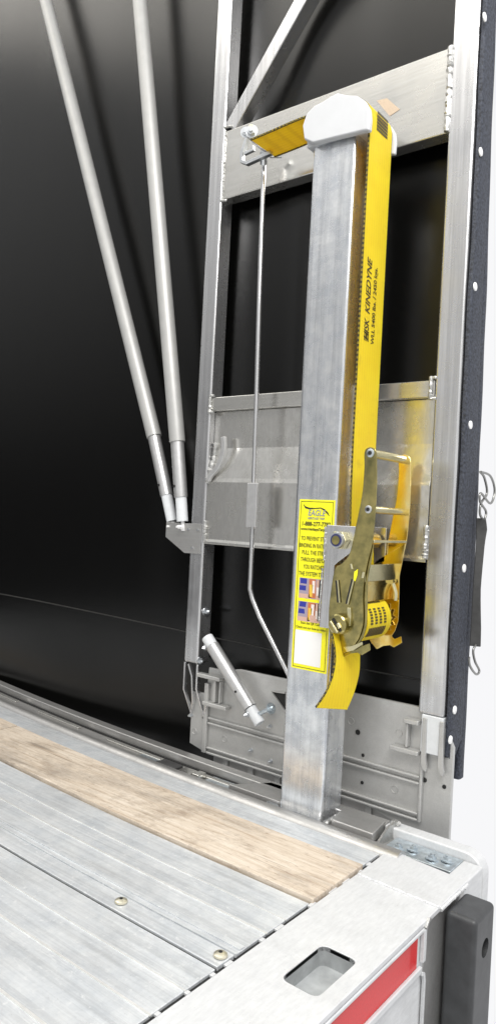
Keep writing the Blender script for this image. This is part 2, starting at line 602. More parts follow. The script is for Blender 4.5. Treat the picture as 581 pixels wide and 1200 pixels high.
# slots along the channel
obj('rail_gap', strip(BM(), 1.5355, 1.5415, -.0195, -.0150, XL, -1.07), M.dark, tr)
obj('rail_gap', strip(BM(), 1.606, 1.6125, -.0195, -.0160, XL, -1.25), M.dark, tr)
x = -4.0
while x < -1.45:
    obj('rail_slot', strip(BM(), 1.548, 1.558, -.0205, -.0165, x, x + .22, 4), M.dark, tr)
    x += .34
x = -3.9
while x < -1.3:
    obj('wear_strip', strip(BM(), 1.578, 1.596, -.0205, -.014, x, x + .26, 4), M.frameh, tr, bevel=.003)
    x += .42
# sliding clamp in the channel
b = BM(); box(b, -1.52, -1.44, 1.548, 1.585, -.018, -.004)
o = obj('rail_stop', b, M.rubber, tr, bevel=.003)
b = BM(); box(b, -1.435, -1.385, 1.545, 1.590, -.018, -.008); box(b, -1.375, -1.350, 1.55, 1.585, -.018, -.002)
obj('stop_block', b, M.frameh, tr, bevel=.003)
for x0, x1, y0 in ((-1.62, -1.54, 1.560), (-1.34, -1.24, 1.545)):
    b = BM(); box(b, x0, x1, y0, 1.606, -.0195, -.016); obj('guide_plate', b, M.bluezinc, tr, bevel=.001)
# plates left and right of the post
b = BM(); prism(b, [(-1.235, 1.545, -.016), (-1.062, 1.545, -.016), (-1.062, 1.640, -.016), (-1.16, 1.640, -.016)], (0, 0, .022))
obj('rail_plate', b, M.rail, tr, bevel=.002)
b = BM(); prism(b, [(-.905, 1.540, -.016), (-.792, 1.540, -.016), (-.805, 1.632, -.016), (-.925, 1.632, -.016)], (0, 0, .026))
obj('rail_plate', b, M.rail, tr, bevel=.003)
b = BM()
prism(b, [(-.790, 1.545, -.02), (-.778, 1.632, -.02), (-.778, 1.632, .018), (-.786, 1.60, .012)], (.006, -.002, 0))
weldbead(b, (-.789, 1.635, .008), (-.770, 1.630, .010), .009, 3)
obj('gusset', b, M.weld, tr, smooth=True)
# bare pocket with bright blue bolts at the rail end
b = BM(); box(b, -.765, -.60, 1.537, 1.612, -.0195, -.012)
obj('pocket_floor', b, M.bluezinc, tr, bevel=.002)
for x, y in ((-.735, 1.560), (-.705, 1.575), (-.655, 1.565), (-.625, 1.58)):
    bb = BM(); bolt(bb, (x, y, -.012), (0, .2, 1), .010, .008); obj('rail_bolt', bb, M.bluezinc, tr)
# rounded rail end plate beyond the beam
b = BM()
ep = [(-.80, -.12), (-.80, .0065)] + [(-.600 + .045 * math.sin(a) , -.0385 + .045 * math.cos(a)) for a in [math.pi / 2 * k / 6 for k in range(7)]] + [(-.555, -.12)]
prism(b, [Vector((x, 1.6135, z)) for x, z in ep], (0, .040, 0))
obj('rail_end_plate', b, M.beam, tr, bevel=.005, seg=3)
b = BM(); box(b, -.60, -.555, 1.50, 1.612, -.10, -.012)
obj('rail_end_block', b, M.beam, tr, bevel=.004)

# rear beam --------------------------------------------------------------
YB0 = .10
SPLIT = 1.362
pk = [P(*q, 'z', 0) for q in ((333, 1150), (370, 1108), (416, 1124), (372, 1166))]
def rrect(pts, r, k=5):
    out = []
    n = len(pts)
    for i, p in enumerate(pts):
        a = (pts[i - 1] - p).normalized(); c = (pts[(i + 1) % n] - p).normalized()
        for j in range(k + 1):
            t = j / k
            out.append(p + a * r * (1 - t) ** 2 + c * r * t ** 2)
    return out
hole = rrect([Vector((-.650, .972, 0)), Vector((-.650, 1.098, 0)), Vector((-.580, 1.098, 0)), Vector((-.580, .972, 0))], .016)
b = BM()
outer = [b.verts.new(p) for p in ((BX0, YB0, 0), (BX0, SPLIT, 0), (BX1, SPLIT, 0), (BX1, YB0, 0))]
inner = [b.verts.new(p) for p in hole]
es = [b.edges.new((outer[i], outer[(i + 1) % 4])) for i in range(4)] + [b.edges.new((inner[i], inner[(i + 1) % len(inner)])) for i in range(len(inner))]
bmesh.ops.triangle_fill(b, use_beauty=True, edges=es)
ret = bmesh.ops.extrude_face_region(b, geom=b.faces[:])
bmesh.ops.translate(b, verts=[v for v in ret['geom'] if isinstance(v, bmesh.types.BMVert)], vec=(0, 0, -.010))
bmz = obj('rear_beam', b, M.beam, tr, bevel=.0018)
# pocket lining
b = BM()
top = [b.verts.new(p + Vector((0, 0, -.0005))) for p in hole]; bot = [b.verts.new(p + Vector((0, 0, -.034))) for p in hole]
for i in range(len(top)):
    j = (i + 1) % len(top); b.faces.new((top[i], top[j], bot[j], bot[i]))
b.faces.new(bot)
M.pocket = plain('stake_pocket_steel', (.36, .375, .38), .6, .1, 30, .2, .2)
obj('stake_pocket', b, M.pocket, bmz, smooth=True)
# beam web and flanges on the rear side
b = BM(); box(b, BX0, BX0 + .01, YB0, SPLIT, -.30, -.0105)
obj('beam_inner_web', b, M.beam, tr)
b = BM(); box(b, BX1 - .013, BX1 - .005, YB0, 1.300, -.30, -.0105)
web_ = obj('beam_rear_web', b, M.beam, tr)
b = BM(); box(b, BX1 - .0048, BX1 + .003, YB0, 1.285, -.093, -.080)
box(b, BX1 - .0048, BX1 + .002, YB0, 1.293, -.0185, -.0112)
obj('tape_flange', b, M.beam, tr, bevel=.0025)
b = BM(); box(b, BX1 - .0048, BX1 - .0035, YB0, 1.272, -.080, -.019)
obj('reflective_tape', b, M.red, tr)
b = BM()
box(b, BX1 - .0045, BX1 + .003, 1.286, 1.298, -.075, -.014)
tube(b, [(BX1, 1.286, -.095), (BX1, 1.296, -.10), (BX1, 1.300, -.115), (BX1, 1.300, -.30)], .004, 8, sq=(.006, .007))
obj('web_divider', b, M.beam, tr, bevel=.001)
b = BM(); tube(b, [(BX1 + .002, 1.292, -.012), (BX1 + .002, 1.304, .000), (BX1 + .001, 1.312, -.004)], .004, 8, sq=(.006, .006))
obj('flange_clip', b, M.weld, tr)
# corner post
b = BM(); prism(b, [(BX0, SPLIT + .001, 0), (BX0 - .004, 1.494, 0), (BX0 + .02, 1.515, 0), (BX1, 1.500, 0), (BX1, SPLIT + .001, 0)], (0, 0, -.012))
obj('corner_plate', b, M.beam, tr, bevel=.003)
b = BM(); box(b, BX1 - .16, BX1 - .004, 1.3005, 1.495, -.52, -.0125)
obj('corner_post', b, M.rail, tr, bevel=.003)
b = BM(); weldbead(b, (BX0 + .004, SPLIT, .0005), (BX1, SPLIT - .006, .0005), .0035)
weldbead(b, (BX1 + .001, SPLIT, -.006), (BX1 + .001, 1.497, -.007), .004)
obj('weld_bead', b, M.beam, tr, smooth=True)

# rubber dock bumper -------------------------------------------------------
bp = thing('dock_bumper', 'black rubber dock bumper block with round hole at trailer corner', 'bumper', (-.52, 1.43, -.5))
b = BM(); box(b, -.5475, -.484, 1.385, 1.488, -.55, -.016)
ob = obj('bumper_block', b, M.bumper, bp, bevel=.010, seg=4)
cut = BM(); tube(cut, [(-.515, 1.440, -.088), (-.46, 1.440, -.088)], .0185, 32)
cm = bpy.data.meshes.new('cut'); cut.to_mesh(cm); cut.free()
cob = bpy.data.objects.new('cut', cm); COL.objects.link(cob)
mb = ob.modifiers.new('bore', 'BOOLEAN'); mb.object = cob; mb.solver = 'EXACT'
bpy.context.view_layer.update()
dg = bpy.context.evaluated_depsgraph_get()
nm = bpy.data.meshes.new_from_object(ob.evaluated_get(dg))
ob.modifiers.clear(); ob.data = nm
bpy.data.objects.remove(cob); bpy.data.meshes.remove(cm)
b = BM(); disc(b, (-.5145, 1.440, -.088), (1, 0, 0), .0182, .002, 28); obj('bolt_hole', b, M.dark, bp)

# ================================================================== TARP
tp = thing('side_tarp', 'large black vinyl side tarp hanging behind the aluminium frame', 'tarp', (-1.9, 1.79, -.2))
YT = 1.790
b = BM()
def tw(x, z):
    fold = .005 * math.sin((x + 1.5) * 20) * math.exp(-((x + 1.25) / .45) ** 2)
    sag = .012 * math.sin(x * 2.1 + 1) + .006 * math.sin(z * 2.3 + x * 3)
    bot = .02 * math.exp(-((z + .02) / .14) ** 2) * (1 + .4 * math.sin(x * 5))
    return YT + fold + sag * .8 - bot * .6
nx, nz = 150, 60
X0, X1, Z0, Z1 = -5.2, -.703, -.16, 3.6
gr = [[b.verts.new((X0 + (X1 - X0) * i / nx, tw(X0 + (X1 - X0) * i / nx, Z0 + (Z1 - Z0) * j / nz), Z0 + (Z1 - Z0) * j / nz)) for j in range(nz + 1)] for i in range(nx + 1)]
for i in range(nx):
    for j in range(nz): b.faces.new((gr[i][j], gr[i + 1][j], gr[i + 1][j + 1], gr[i][j + 1]))
ot = obj('tarp_sheet', b, M.tarp, tp, smooth=True)
so = ot.modifiers.new('t', 'SOLIDIFY'); so.thickness = .002; so.offset = 1
b = BM(); pts = [(X0 + (X1 - X0) * i / 120, 0, 0) for i in range(121)]
def zs(x): return .331 + .014 * min(1.3, (-.8 - x) / 1.3 if x < -.8 else 0)
L = [Vector((p[0], tw(p[0], zs(p[0])) - .004, zs(p[0]) + .003)) for p in pts]
Q = [Vector((p[0], tw(p[0], zs(p[0])) - .002, zs(p[0]) - .0005)) for p in pts]
ribbon(b, L, Q, .002)
M.seam = plain('tarp_seam_edge', (.028, .028, .027), .6)
obj('seam', b, M.seam, tp, smooth=True)

# ================================================================== FRAME
YF = 1.700
fr = thing('tarp_frame', 'welded aluminium ladder frame of the sliding tarp with riveted bottom casting', 'frame', (-1.13, YF + .03, 0))
UL0, UL1, UR0, UR1 = -1.567, -1.5085, -.768, -.700
def upr(x0, x1, z0, t0=0, t1=0):
    b = BM(); box(b, x0, x1, YF, YF + .058, z0, 3.1)
    return obj('upright', b, M.frame, fr, bevel=.007, seg=3)
upr(UL0, UL1, .266); upr(UR0, UR1, .270)
b = BM(); box(b, UL1 + .001, UR0 - .001, YF + .003, YF + .048, 1.722, 1.937)
obj('top_crossmember', b, M.frameh, fr, bevel=.003)
b = BM(); box(b, UL1 + .001, UR0 - .001, YF + .003, YF + .05, 1.060, 1.103)
obj('middle_rail', b, M.frameh, fr, bevel=.003)
# diagonal brace
A0 = P(264, 146, 'y', YF + .004); A1 = P(344, 0, 'y', YF + .004)
d = (A1 - A0).normalized(); A1 = A0 + d * .9; nrm = d.cross(Vector((0, 1, 0))).normalized()
A0 = A0 - d * .0
b = BM()
pr_ = []
w2 = .046
c0 = A0
sgn = 1 if nrm.x > 0 else -1
prism(b, [c0, c0 + nrm * w2 * sgn, A1 + nrm * w2 * sgn, A1], (0, .048, 0))
obj('diagonal_brace', b, M.frame, fr, bevel=.003)
# bent panel
prof = [(YF + .026, 1.059), (YF + .026, .945), (YF + .024, .935), (YF + .008, .850), (YF + .005, .838), (YF + .005, .660), (YF + .002, .652), (YF + .002, .646), (YF + .012, .646)]
b = BM()
for x0, x1 in ((UL1 + .001, UR0 - .001),):
    a = [[b.verts.new((x, y, z)) for (y, z) in prof] for x in (x0, x1)]
    for i in range(len(prof) - 1): b.faces.new((a[0][i], a[1][i], a[1][i + 1], a[0][i + 1]))
pn = obj('bent_panel', b, M.panel, fr, smooth=False)
so = pn.modifiers.new('t', 'SOLIDIFY'); so.thickness = .003; so.offset = 0
bv = pn.modifiers.new('b', 'BEVEL'); bv.width = .003; bv.segments = 2; bv.limit_method = 'ANGLE'
# welds
def wb(a, c, r=.004, n=None):
    obj('weld_bead', weldbead(BM(), a, c, r, n), M.weld, fr, smooth=True)
wb((UL1 + .003, YF + .002, 1.722), (UL1 + .003, YF + .002, 1.937), .0035)
wb((UR0 - .003, YF + .001, 1.722), (UR0 - .003, YF + .001, 1.937), .008, 24)
for x in (UL1 + .004, UR0 - .004):
    wb((x - .006, YF, 1.110), (x - .006, YF, 1.054), .006)
    wb((x - .008, YF + .001, 1.108), (x + .008, YF + .001, 1.108), .0045)
    wb((x - .008, YF + .001, 1.056), (x + .008, YF + .001, 1.056), .0045)
wb((UL1 + .004, YF + .001, .65), (UL1 + .004, YF + .001, .715), .007)
wb((UL1 + .004, YF + .002, .835), (UL1 + .010, YF + .022, .92), .011)
wb((UL1 + .010, YF + .022, .92), (UL1 + .012, YF + .024, .962), .010)
wb((UR0 - .003, YF + .001, .655), (UR0 - .003, YF + .001, .735), .008)
wb((UL1 - .002, YF + .001, 1.95), (UL1 + .03, YF + .003, 1.945), .004)
wb((UL1 - .002, YF + .001, 1.72), (UL1 + .02, YF + .003, 1.716), .004)
b = BM(); tube(b, smoothpath([P(x, y, 'y', YF - .004) for x, y in ((262, 512), (262.5, 524), (260.5, 536), (255, 548), (248, 556), (244, 563))], 4), .006, 8, sq=(.016, .012))
obj('panel_handle', b, M.tubein, fr, bevel=.002)
# pale sticker on the crossmember
st = [P(*q, 'y', YF + .0018) for q in ((441, 118), (453, 115), (468, 128), (456, 136))]
b = BM(); prism(b, st, (0, .0008, 0))
M.stick = plain('faded_sticker', (.50, .40, .31), .6, 0, 400, 0, .25)
obj('sticker', b, M.stick, fr)
# lower casting
b = BM()
cx0, cx1 = -1.535, -.676
prism(b, [(cx0, 0, .175), (cx0, 0, .012), (-1.46, 0, -.004), (-.90, 0, -.004), (-.79, 0, -.03), (cx1, 0, -.03), (cx1, 0, .20), (-.72, 0, .282), (-1.35, 0, .276), (-1.41, 0, .262), (-1.47, 0, .262), (-1.475, 0, .18)], (0, .012, 0))
for v in b.verts: v.co.y += YF + .012
cp = obj('bottom_casting', b, M.cast, fr, bevel=.002)
b = BM()
def rib(x0, x1, z0, z1, d=.010):
    b = BM(); box(b, x0, x1, YF + .012 - d, YF + .0118, z0, z1); obj('casting_rib', b, M.cast, fr, bevel=.003)
rib(-1.458, -.757, .106, .113); rib(-1.458, -.757, .090, .097)
rib(-1.458, -.757, .014, .021); rib(-1.458, -.757, -.001, .006)
rib(-1.475, -1.459, .000, .215, .012); rib(-.7565, -.748, -.001, .215, .012)
# short brackets with shelf lugs (each side)
for x0, x1, z in ((-1.50, -1.405, .232), (-1.47, -1.375, .150), (-.800, -.76, .240), (-.835, -.757, .165)):
    b = BM(); box(b, x0, x1, YF - .014, YF + .0115, z, z + .012); obj('casting_lug', b, M.cast, fr, bevel=.003)
for x0, x1, z0, z1 in ((-1.437, -1.425, .163, .231), (-1.412, -1.406, .163, .231), (-.797, -.789, .178, .239)):
    b = BM(); box(b, x0, x1, YF - .006, YF + .0112, z0, z1); obj('casting_web', b, M.cast, fr, bevel=.003)
# folded leg loops under the left upright
b = BM()
tube(b, [(-1.560, YF + .004, .266), (-1.560, YF + .004, .180), (-1.525, YF + .004, .112), (-1.520, YF + .004, .150), (-1.528, YF + .004, .225), (-1.545, YF + .004, .262)], .004, 8, sq=(.006, .012))
tube(b, [(-1.505, YF + .002, .266), (-1.505, YF + .002, .190), (-1.468, YF + .002, .110), (-1.462, YF + .002, .150)], .004, 8, sq=(.007, .012))
obj('leg_loop', b, M.frame, fr, bevel=.001)
# clear inner post under the right upright
b = BM(); box(b, -.757, -.700, YF - .002, YF + .05, .175, .2695)
obj('inner_post', b, M.nylon, fr, bevel=.003)
for x in (-.752, -.708):
    b = BM(); prism(b, [Vector((x, YF - .006, z0)) + Vector((dx, 0, 0)) for dx, z0 in ((0, .262), (0, .150), (.006, .134), (.014, .130), (.017, .142), (.013, .160), (.011, .262))], (0, .010, 0))
    obj('post_prong', b, M.cast, fr, bevel=.002)
# lower skirt below the casting
b = BM(); box(b, -1.445, -.80, YF + .026, YF + .032, -.16, -.002); obj('skirt_plate', b, M.rail, fr, bevel=.001)
b = BM(); box(b, -.79, -.676, YF + .018, YF + .030, -.28, -.028); obj('skirt_plate', b, M.rail, fr, bevel=.001)
x = -1.40
while x < -.80:
    b = BM(); box(b, x, x + .018, YF + .014, YF + .0258, -.15, -.005); x += .098
    obj('skirt_rib', b, M.cast, fr, bevel=.003)
# rivets, bolts and holes on the casting
for px, py in ((317, 832), (316, 851), (294, 879), (317, 892), (224, 838)):
    p = P(px, py, 'y', YF + .011); bb = BM(); bolt(bb, p, (0, -1, 0), .0045, .009); obj('casting_bolt', bb, M.zinc, fr)
for px, py, r in ((419, 858, .007), (425, 885, .0045), (424, 917, .0045), (497, 914, .006), (520, 922, .005), (516, 887, .004), (238, 841, .003), (223, 836, .003)):
    p = P(px, py, 'y', YF + .0116); bb = BM(); disc(bb, p, (0, -1, 0), r, .0015); obj('casting_hole', bb, M.dark, fr)
for px, py in ((467, 859), (228, 857), (263, 866), (462, 925), (411, 845)):
    p = P(px, py, 'y', YF + .0117); kk = 20
    pts = [p + Vector((math.cos(2 * math.pi * i / kk) * .009, -.0005, math.sin(2 * math.pi * i / kk) * .009)) for i in range(kk + 1)]
    obj('casting_mark', tube(BM(), pts, .0008, 6), M.cast, fr, smooth=True)
# triangular cut-out by the post
b = BM(); prism(b, [P(*q, 'y', YF + .0105) for q in ((319, 811), (334, 813), (334, 832))], (0, .0013, 0)); obj('cut_out', b, M.dark, fr)
b = BM(); tube(b, [P(*q, 'y', YF + .008) for q in ((334, 834), (318, 810), (334, 812))], .003, 8, sq=(.004, .006)); obj('cut_out_rim', b, M.cast, fr)
# bolt on the left upright's inner side
for p, d in (((UL1, YF + .03, .43), (1, 0, 0)), ((UL1, YF + .012, .275), (1, 0, 0))):
    bb = BM(); bolt(bb, p, d, .010, .010); obj('upright_bolt', bb, M.zinc, fr)
for px, py in ((496, 755), (493, 806)):
    p = P(px, py, 'y', YF + .03); bb = BM(); disc(bb, (UR0 - .006, p.y, p.z), (1, 0, 0), .006, .006); obj('upright_rivet', bb, M.white, fr)

# hinge plate carrying the bow poles
hp = [P(*q, 'y', YF - .004) for q in ((195, 612), (236, 614), (234, 649), (216, 648), (194, 629))]
b = BM(); prism(b, hp, (0, .004, 0))
hpo = obj('hinge_plate', b, M.rail, fr, bevel=.0008)
for q in ((221, 620), (232, 621), (225, 642)):
    p = P(*q, 'y', YF - .0045); bb = BM(); disc(bb, p, (0, -1, 0), .0038, .003, 12); obj('rivet', bb, M.zinc, hpo)

# ---------------- lower strut
su = thing('strut_tube', 'short slanted aluminium tube with white plastic ends across the bottom casting', 'strut', tuple(P(302, 843, 'y', 1.665)))
a = P(249, 757, 'y', 1.668); c = P(293, 829, 'y', 1.668); d = (c - a).normalized()
b = BM(); tube(b, [a, c], .0205, 24); obj('tube', b, M.tubein, su, smooth=True)
b = BM(); tube(b, [a - d * .034, a - d * .001], .018, 20); obj('end_plug', b, M.nylon, su, smooth=True, bevel=.003)
b = BM(); tube(b, [c + d * .001, c + d * .055], .0165, 20); obj('end_plug', b, M.nylon, su, smooth=True, bevel=.003)
b = BM(); bolt(b, a - d * .012 + Vector((-.012, -.012, -.015)), (-.4, -.8, -.3), .006, .006)
obj('strut_bolt', b, M.zinc, su)
b = BM(); bolt(b, c + d * .015 + Vector((-.010, -.014, -.006)), (-.4, -.8, -.3), .006, .008)
obj('strut_bolt', b, M.zinc, su)
b = BM(); tube(b, [c + d * .03 + Vector((.012, 0, .01)), c + d * .03 + Vector((.045, .005, .030))], .006, 8); bolt(b, c + d * .03 + Vector((.045, .01, .03)), (1, -.2, .4), .011, .010)
obj('pivot_bolt', b, M.bluezinc, su)
b = BM(); disc(b, a.lerp(c, .74) + Vector((0, -.0206, .001)), (0, -1, 0), .0035, .002); obj('pin_hole', b, M.dark, su)

# ---------------- bow poles
def bow(lbl, top, mid, low, y):
    T = P(*top, 'y', y); Mi = P(*mid, 'y', y); Lo = P(*low, 'y', y)
    d = (T - Mi).normalized()
    t = thing('bow_pole', lbl, 'pole', tuple(Lo), 'telescoping bow poles leaning against the tarp')
    b = BM(); tube(b, [Mi, T + d * .6], .0255, 28); obj('outer_tube', b, M.tube, t, smooth=True)
    dm = (Lo - Mi).normalized(); K = Mi + dm * ((Lo - Mi).length * .70)
    b = BM(); tube(b, [Mi + d * .02, K], .0215, 24); sl = obj('inner_tube', b, M.tubein, t, smooth=True)
    b = BM(); disc(b, K - dm * .035 + Vector((-.006, -.0215, 0)), (0, -1, 0), .0045, .002, 12); obj('pin_hole', b, M.dark, sl)
    b = BM(); tube(b, [K - dm * .01, Lo], .0185, 20); obj('plastic_tip', b, M.nylon, t, smooth=True)
    b = BM(); tube(b, [Lo + Vector((0, 0, .012)), Lo + dm * .03], .006, 8); bolt(b, Lo + dm * .018 + Vector((0, -.004, 0)), (-.3, -1, 0), .007, .014)
    obj('hinge_bolt', b, M.white, t)
bow('left grey telescoping bow pole leaning furthest over the black tarp', (54, 0), (181, 512), (202, 611), 1.715)
bow('right grey telescoping bow pole standing more upright beside the frame', (164, 0), (208, 518), (214, 611), 1.695)

# ================================================================== SEAL STRIP
sl = thing('seal_strip', 'black padded fabric strip riveted down the outer side of the right upright', 'seal strip', (UR1, 1.76, .15))
b = BM()
def seal(bm, x0, x1, y0, y1, z0, z1, n, ph, amp=.003):
    rings = []
    for i in range(n + 1):
        z = z0 + (z1 - z0) * i / n; w = amp * math.sin(z * 9 + ph) + amp * .6 * math.sin(z * 23 + ph)
        ring = []
        for k in range(16):
            a = 2 * math.pi * k / 16; ca, sa = math.cos(a), math.sin(a)
            sx = math.copysign(abs(ca) ** .5, ca); sy = math.copysign(abs(sa) ** .5, sa)
            ring.append(bm.verts.new(((x0 + x1) / 2 + (x1 - x0) / 2 * sx, (y0 + y1) / 2 + w + (y1 - y0) / 2 * sy, z)))
        rings.append(ring)
    for A, B in zip(rings, rings[1:]):
        for k in range(16): bm.faces.new((A[k], A[(k + 1) % 16], B[(k + 1) % 16], B[k]))
    bm.faces.new(rings[0]); bm.faces.new(rings[-1][::-1])
    for ring in rings:                      # the fabric is pulled in narrower towards the top
        for v in ring: v.co.y = YF + (v.co.y - YF) * (1 - .36 * min(1.1, max(0, v.co.z - 1.0)))
seal(b, UR1 + .001, UR1 + .017, YF + .004, YF + .088, .185, 3.1, 70, 0)
for v in b.verts:
    if v.co.z < .2: v.co.z -= .03 * (1 - (v.co.y - YF) / .09) * 0 + .02 * math.sin((v.co.y - YF) * 60)
pad = obj('front_pad', b, M.felt, sl, smooth=True)
b = BM(); seal(b, UR1 - .012, UR1 + .012, YF + .090, YF + .125, .10, 3.1, 70, 2)
obj('rear_fold', b, M.felt, sl, smooth=True)
for px, py in ((567, 20), (562.5, 178), (556, 336), (550.5, 498), (543, 666), (532, 832), (527, 867)):
    p = P(px, py, 'x', UR1 + .017); bb = BM()
    tube(bb, [(UR1 + .0165, p.y, p.z), (UR1 + .019, p.y, p.z), (UR1 + .0205, p.y, p.z)], [.0105, .010, .006], 18)
    obj('rivet', bb, M.white, sl, smooth=True)

# ================================================================== RUBBER TIE
rx = -.668
rt = thing('rubber_tie_strap', 'black rubber tie strap with wire hooks hanging beside the padded strip', 'tie strap', tuple(P(553, 790, 'x', rx)))
tt = [(563, 607), (563.5, 620), (562, 640), (558, 690), (557, 735), (556, 757)]
wl = [5.5, 6.5, 5, 4.6, 6, 6.5]
b = BM()
cen = [P(x, y, 'x', rx) for x, y in tt]; hw = [.0135 * w / 6.5 for w in wl]
cs = smoothpath(cen, 4); n = len(cs)
def lerpw(i):
    t = i / 4; a = int(min(t, len(hw) - 2)); return hw[a] + (hw[a + 1] - hw[a]) * (t - a)
Lp = [c - Vector((.93, .38, 0)) * lerpw(i) for i, c in enumerate(cs)]; Rp = [c + Vector((.93, .38, 0)) * lerpw(i) for i, c in enumerate(cs)]
ribbon(b, Lp, Rp, .008); obj('rubber_band', b, M.rubber, rt, bevel=.002)
b = BM(); tube(b, smoothpath([P(x, y, 'x', rx + .004) for x, y in ((568, 612), (562, 603), (563, 590), (570, 578), (567, 560), (562, 553))] , 6), .0030, 10)
tube(b, smoothpath([P(x, y, 'x', rx + .006) for x, y in ((566, 612), (569, 600), (562, 588), (563, 578), (574, 590), (579, 575), (574, 558), (563, 553))], 6), .0030, 10)
obj('upper_hook', b, M.wire, rt, smooth=True)
b = BM(); tube(b, smoothpath([P(x, y, 'x', rx + .004) for x, y in ((559, 753), (554, 762), (556, 775), (561, 786), (557, 790), (550, 780), (549, 770))], 6), .0030, 10)
obj('lower_hook', b, M.wire, rt, smooth=True)

# ================================================================== POST
PX0, PX1, PY0, PY1 = -1.057, -.930, 1.533, 1.630
po = thing('ratchet_post', 'tall weathered square aluminium post with white plastic cap and yellow warning label', 'post', (-.99, 1.58, -.01))
b = BM(); box(b, PX0, PX1, PY0, PY1, -.015, 1.70)
pt = obj('post_tube', b, M.post, po, bevel=.009, seg=4)
b = BM()
weldbead(b, (PX0, PY0 - .002, -.012), (PX1, PY0 - .002, -.012), .006); weldbead(b, (PX1 + .002, PY0, -.012), (PX1 + .002, PY1, -.012), .006)
obj('weld_bead', b, M.weld, po, smooth=True)
b = BM(); box(b, PX0 - .012, PX1 + .012, PY0 + .003, PY1 + .012, -.019, -.0155); obj('base_plate', b, M.rail, po, bevel=.001)
for p in ((PX0 - .022, PY0 - .004, -.004), (PX1 + .018, PY1 - .006, -.004)):
    b = BM(); tube(b, [Vector(p) + Vector((-.02, .006, -.006)), Vector(p) + Vector((.016, -.002, 0))], .006, 8)
    for k in range(3): tube(b, [Vector(p) + Vector((-.012 + k * .011, .004, -.004)), Vector(p) + Vector((-.008 + k * .011, .003, .001))], .0095, 8)
    obj('clamp_bolt', b, M.zinc, po, smooth=True)
# cap
co_ = [(355.5, 163), (353.8, 147), (358.5, 132.5), (367.6, 123.5), (378.4, 118), (387.5, 112), (394.7, 108.5), (405.5, 111), (417, 111.5), (427, 118), (431.5, 126), (432.6, 137), (431.5, 152.4), (425, 153), (366, 167.5)]
yc = 1.508
fl = [P(x, y, 'y', yc) for x, y in co_]
b = BM(); prism(b, fl, (0, .0185, 0))
M.cap = plain('white_plastic_cap', (.55, .56, .575), .42, 0, 20, .1, .03)
M.cap.node_tree.nodes['Principled BSDF'].inputs['Subsurface Weight'].default_value = .15
M.cap.node_tree.nodes['Principled BSDF'].inputs['Subsurface Radius'].default_value = (.02, .02, .02)
cpo = obj('plastic_cap', b, M.cap, po, bevel=.005, seg=3)
b = BM(); prism(b, [(-1.072, 1.5268, 1.690), (-1.072, 1.5268, 1.765), (-1.03, 1.5268, 1.768), (-.95, 1.5268, 1.766), (-.922, 1.5268, 1.760), (-.907, 1.5268, 1.746), (-.9005, 1.5268, 1.725), (-.9005, 1.5268, 1.69)], (0, .1165, 0))
obj('cap_saddle', b, M.cap, cpo, bevel=.002)
b = BM(); prism(b, [p + Vector((0, .1355, 0)) for p in fl], (0, .012, 0)); obj('rear_flange', b, M.cap, cpo, bevel=.004, seg=3)

# label
LY = PY0 - .0012
lz = lambda x, y: P(x, y, 'y', LY)
lx0, lx1, lz1, lz0 = -1.0405, -.936, .788, .360
b = BM(); box(b, lx0, lx1, LY, PY0 - .0002, lz0, lz1)
lb = obj('warning_label', b, M.yellowlabel, po)
def lrect(bm, x0, x1, z0, z1, dy=.0006): box(bm, x0, x1, LY - dy, LY - .0001, z0, z1)
b = BM(); e = .0045; w = .0012
lrect(b, lx0 + e, lx1 - e, lz1 - e - w, lz1 - e); lrect(b, lx0 + e, lx1 - e, lz0 + e, lz0 + e + w)
lrect(b, lx0 + e, lx0 + e + w, lz0 + e + w, lz1 - e - w); lrect(b, lx1 - e - w, lx1 - e, lz0 + e + w, lz1 - e - w)
obj('label_border', b, M.ink, lb)
XD, ZD = (1, 0, 0), (0, 0, 1)
lc = (lx0 + lx1) / 2
M.greyink = plain('grey_ink', (.25, .27, .32), .5)
def lt(s, z, size, width, mat=None, bold=True, sh=0, c=None):
    text('lettering', s, mat or M.ink, lb, ((lc if c is None else c), LY - .0006, z), XD, ZD, size, width, bold, .0004, 'CENTER', sh)
lt('EAGLE', .7480, .021, .052, M.greyink, sh=.2)
lt('HERITAGE TARP', .7385, .008, .050, M.greyink)
# wing sweep of the emblem
b = BM()
up = [(-.040, .776), (-.034, .7705), (-.022, .7675), (-.005, .7675), (.012, .7690), (.024, .7650), (.034, .7570), (.038, .7490)]
dn = [(-.040, .774), (-.034, .7655), (-.022, .7635), (-.005, .7650), (.012, .7665), (.023, .7610), (.032, .7535), (.038, .7480)]
prism(b, [Vector((lc + x, LY - .0006, z)) for x, z in up] + [Vector((lc + x, LY - .0006, z)) for x, z in dn[::-1]], (0, .0005, 0))
obj('emblem', b, M.ink, lb)
lt('1-888-277-7787', .7220, .0150, .084)
lt('www.HeritageTarp.com', .7105, .0100, .088)
for i, (s, wd) in enumerate((('TO PREVENT STRAP', .084), ('BINDING IN RATCHET', .092), ('PULL THE STRAP', .074), ('THROUGH BEFORE', .080), ('YOU RATCHET', .062), ('THE SYSTEM TIGHT', .088))):
    lt(s, .6850 - i * .0178, .0150, wd, bold=False)
lt('Scan the QR Code', .4745, .0085, .060, bold=False)
lt('Check out our how-to video', .4630, .0085, .088, bold=False)
def cm(name, c, r=.4): return plain(name, c, r)
cB = cm('print_blue', (.03, .04, .30)); cO = cm('print_orange', (.55, .17, .06)); cP = cm('print_pink', (.62, .40, .32)); cG = cm('print_grey', (.36, .30, .36)); cR = cm('print_brown', (.28, .07, .03)); cY = cm('print_gold', (.78, .50, .06)); cW = cm('print_pale', (.80, .74, .70))
